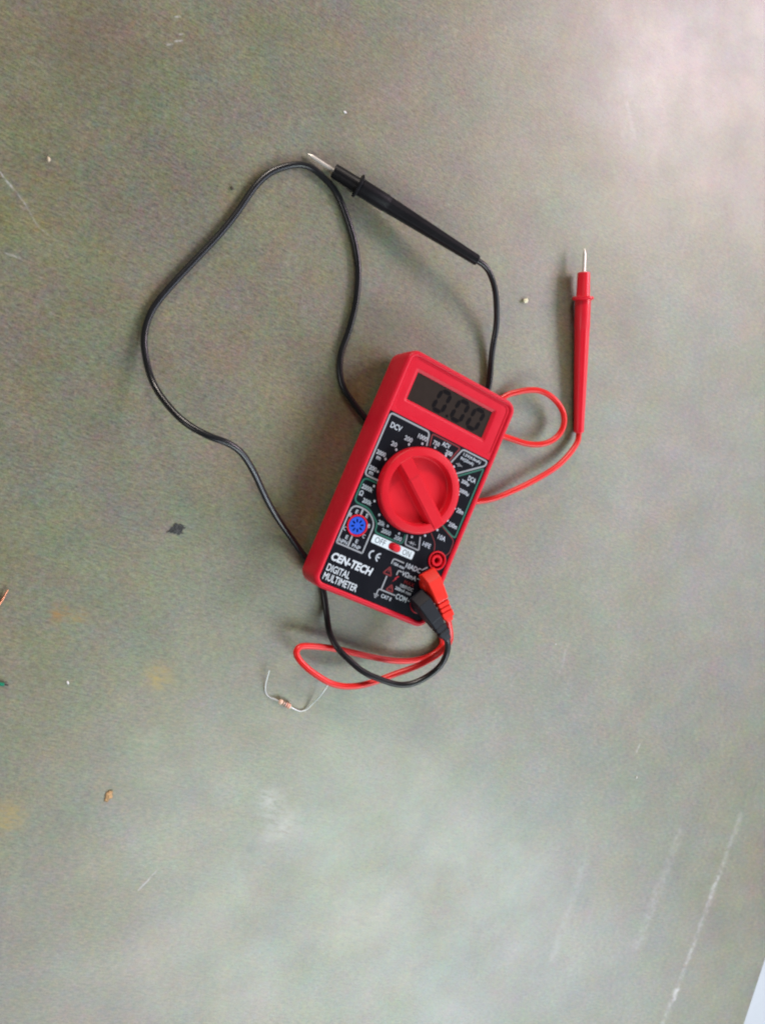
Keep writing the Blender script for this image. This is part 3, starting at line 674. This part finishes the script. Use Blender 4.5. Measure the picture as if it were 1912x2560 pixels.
def make_lead(name, label, path, jack, ang, cable_mat, plug_mat, probe_mat, tip, start, butt, ribbed):
    base = to_world(jack[0], jack[1], ZP)
    e = tag(empty(name, base), label, 'test lead')
    inv = Matrix.Translation(-base)
    parts = []
    parts.append(make_plug(e, jack, ang, plug_mat, ribbed))
    cp = catmull(path, 7)
    cp = [q + Vector((noise.noise(q*0.045+Vector((7, 1, 0))), noise.noise(q*0.045+Vector((0, 9, 4))), 0))*0.55 if 6 < i < len(cp)-7 else q for i, q in enumerate(cp)]
    tm = MB(); tube(tm, cp, 1.62, 14, 2)
    parts.append(tm.build('cable', cable_mat, e, 60))
    parts.append(make_probe(e, tip, start, butt, probe_mat, 0))
    for p in parts:
        for o in [p, *p.children]:
            o.data.transform(Matrix.Translation(-base*MM))
    return e
BJ = (JX-0.1, JY[2]+0.7); RJ = (JX-0.1, JY[1]+0.4)
def plug_end(j, ang, s, z):
    d = Vector((math.cos(ang), math.sin(ang))); return tuple(to_world(j[0]+d.x*s, j[1]+d.y*s, z))
AB, AR = R(-30.5), R(-41.0)
BP = [plug_end(BJ, AB, 17, 31.1), plug_end(BJ, AB, 20.5, 31.0), plug_end(BJ, AB, 23.5, 30.0)] + BLACK_PATH[2:]
RP = [plug_end(RJ, AR, 16, 31.1), plug_end(RJ, AR, 19.5, 31.0), plug_end(RJ, AR, 22.5, 30.2)] + RED_PATH[3:]
make_lead('black_test_lead', 'black test lead looping left under the meter, its black probe above the meter', BP, BJ, AB, 'black_cable', 'black_plug', 'black_probe',
          (-49.0, 163.35, 2.0), (-36.42, 156.4, 3.8), (37.82, 116.68, 15.0), False)
make_lead('red_test_lead', 'red test lead with small loops, its red probe lying right of the meter', RP, RJ, AR, 'red_cable', 'red_plug', 'red_probe',
          (109.19, 129.93, 6.8), (109.34, 116.9, 6.3), (110.6, 28.24, 3.2), True)

# ------------------------------------------------------------------ resistor
rc = Vector((-63.4, -108.8, 1.25))
res = tag(empty('resistor', rc), 'small tan resistor with coloured bands and bent wire legs below the red loop', 'resistor')
ax = (Vector((-60.63, -110.57, 1.25)) - Vector((-66.21, -107.0, 1.25))).normalized()
def rring(a, r, n=18):
    sd = ax.cross(Vector((0, 0, 1))).normalized(); up = sd.cross(ax)
    return [tuple(ax*a + (sd*math.cos(2*math.pi*k/n)+up*math.sin(2*math.pi*k/n))*r) for k in range(n)]
rb = MB(); rb.loft([rring(a, r) for a, r in ((-3.6, 0.35), (-3.45, 0.9), (-3.05, 1.3), (-2.3, 1.36), (-1.7, 1.25), (-1.3, 1.15), (1.3, 1.15), (1.7, 1.25), (2.3, 1.36), (3.05, 1.3), (3.45, 0.9), (3.6, 0.35))])
body = rb.build('resistor_body', 'tan', res, 50)
for a, wd, r, mt in ((-1.35, 0.75, 1.26, 'band_olive'), (-0.15, 0.7, 1.19, 'band_dark'), (1.1, 0.6, 1.2, 'band_red'), (2.35, 0.5, 1.39, 'band_orange')):
    b = MB(); b.loft([rring(a-wd/2, r), rring(a+wd/2, r)], False, False); b.build('colour_band', mt, body, 50)
for pts in ([(-66.34, -106.98, 1.25), (-67.93, -106.02, 1.0), (-71.26, -104.42, 0.5), (-73.13, -101.72, 0.4), (-73.21, -97.91, 0.9), (-72.57, -94.21, 1.8), (-71.59, -89.98, 2.6)],
            [(-60.47, -110.67, 1.25), (-57.37, -112.8, 0.8), (-54.5, -114.0, 0.5), (-51.65, -113.27, 0.7), (-49.0, -110.81, 1.5), (-46.48, -108.03, 2.6), (-43.99, -104.53, 4.0), (-41.55, -100.38, 5.5)]):
    t = MB(); tube(t, [q-rc for q in catmull([Vector(p) for p in pts], 6)], 0.27, 8); t.build('wire_leg', 'tin', res, 60)

# ------------------------------------------------------------------ wire offcuts at the left edge of the picture
cw = MB(); tube(cw, catmull([(-204, -60, 0.5), (-197.5, -51.5, 0.5), (-193.8, -46.2, 0.7), (-191.5, -42.4, 1.2), (-190.2, -40.0, 1.6)], 5), lambda t: 0.55 if t < 0.6 else 0.55-0.55*(t-0.6), 8)
tag(cw.build('copper_wire', 'copper', None, 60), 'bare copper wire end poking in at the left edge', 'wire')
gw = empty('green_wire', (-198, -82, 0))
gt = MB(); tube(gt, [(-8, 1.6, 0.8), (-4, 0.7, 0.8), (1, -0.4, 0.8), (4.6, -1.25, 0.8)], 0.8, 12); gt.build('insulation', 'green_ins', gw, 60)
gc = MB(); tube(gc, [(3.5, -1.0, 0.8), (6.2, -1.7, 0.75)], 0.3, 8); gc.build('wire_core', 'hole', gw, 60)
tag(gw, 'short green insulated wire end at the left edge', 'wire')

# ------------------------------------------------------------------ crumbs and flecks
def crumb(name, label, cat, x, y, sx, sy, sz, mat, seed, rz=0.0, sub=2, amp=0.35):
    bm = bmesh.new(); bmesh.ops.create_icosphere(bm, subdivisions=sub, radius=1.0)
    for v in bm.verts:
        q = v.co.copy()
        k = 1 + amp*noise.noise(q*1.6+Vector((seed*3.1, seed, 0))) + amp*0.5*noise.noise(q*3.7+Vector((seed, 0, seed*2)))
        v.co = Vector((q.x*sx*k, q.y*sy*k, q.z*sz*k))
    z0 = min(v.co.z for v in bm.verts)
    c, s = math.cos(rz), math.sin(rz)
    for v in bm.verts: v.co = Vector(((v.co.x*c-v.co.y*s), (v.co.x*s+v.co.y*c), v.co.z-z0))*MM
    me = bpy.data.meshes.new(name); bm.to_mesh(me); bm.free()
    for p in me.polygons: p.use_smooth = True
    me.materials.append(MAT[mat]); o = bpy.data.objects.new(name, me); COL.objects.link(o); o.location = (x*MM, y*MM, 0)
    return tag(o, label, cat)
crumb('crumb', 'pale cream crumb lying between the black cable and the red probe', 'crumb', 75.5, 100.4, 1.5, 1.0, 0.8, 'crumb_cream', 1, R(25), 3, 0.6)
crumb('crumb', 'brown flattened crumb alone in the lower left of the table', 'crumb', -150.2, -143.0, 1.35, 2.2, 0.25, 'crumb_brown', 2, R(-28), 3, 0.8)
crumb('crumb', 'small dark speck above the left cable bend', 'crumb', -85.8, 143.8, 0.8, 0.9, 0.5, 'crumb_dark', 3)
crumb('crumb', 'tiny tan crumb near the upper left edge', 'crumb', -166.3, 147.8, 0.8, 1.1, 0.7, 'crumb_tan', 4)
crumb('fleck', 'tiny white fleck to the right of the green wire', 'fleck', -166.6, -85.7, 0.45, 0.95, 0.3, 'crumb_white', 5, R(20))
crumb('fleck', 'tiny white fleck above the black probe tip', 'fleck', -29.0, 185.8, 0.95, 0.5, 0.25, 'crumb_white', 6, R(-15))
crumb('fleck', 'tiny pale fleck right of the plug ends', 'fleck', 100.2, -94.3, 0.5, 0.45, 0.25, 'crumb_white', 7)
crumb('fleck', 'tiny white fleck low on the right above the long scratches', 'fleck', 161.6, -184.8, 0.55, 0.6, 0.25, 'crumb_white', 8)

# flat dark flake left of the meter
FL = [(-119.85, -17.61), (-117.93, -15.78), (-116.39, -13.93), (-115.06, -13.61), (-114.33, -14.6), (-111.88, -14.71), (-111.15, -16.1), (-112.13, -17.4), (-112.16, -18.94), (-114.07, -19.43), (-115.75, -18.77), (-117.99, -18.08)]
fc = Vector((-115.5, -16.7)); random.seed(4)
pts = []
for i, a in enumerate(FL):
    b = FL[(i+1) % len(FL)]
    for t in (0, 0.33, 0.66):
        q = Vector(a).lerp(Vector(b), t) - fc
        q *= random.uniform(0.78, 1.12) if i % 2 or t else 1.05
        q += Vector((random.uniform(-.3, .3), random.uniform(-.3, .3))); pts.append(tuple(q))
pts = pts[::-1]
mb = MB(); n_ = len(pts)
lo_ = [(x, y, 0.02) for x, y in pts]; m1 = [(x*0.97, y*0.97, 0.18+random.uniform(0, .12)) for x, y in pts]
m2 = [(x*0.7+random.uniform(-.2, .2), y*0.7+random.uniform(-.2, .2), 0.25+random.uniform(-.08, .22)) for x, y in pts]; m3 = [(x*0.35+random.uniform(-.2, .2), y*0.35, 0.25+random.uniform(-.08, .25)) for x, y in pts]
mb.loft([lo_, m1, m2, m3], True, True)
fk = mb.build('dark_flake', 'flake', None, 0)
fk.location = (fc.x*MM, fc.y*MM, 0)
tag(fk, 'flat ragged dark grey flake lying left of the meter', 'flake')
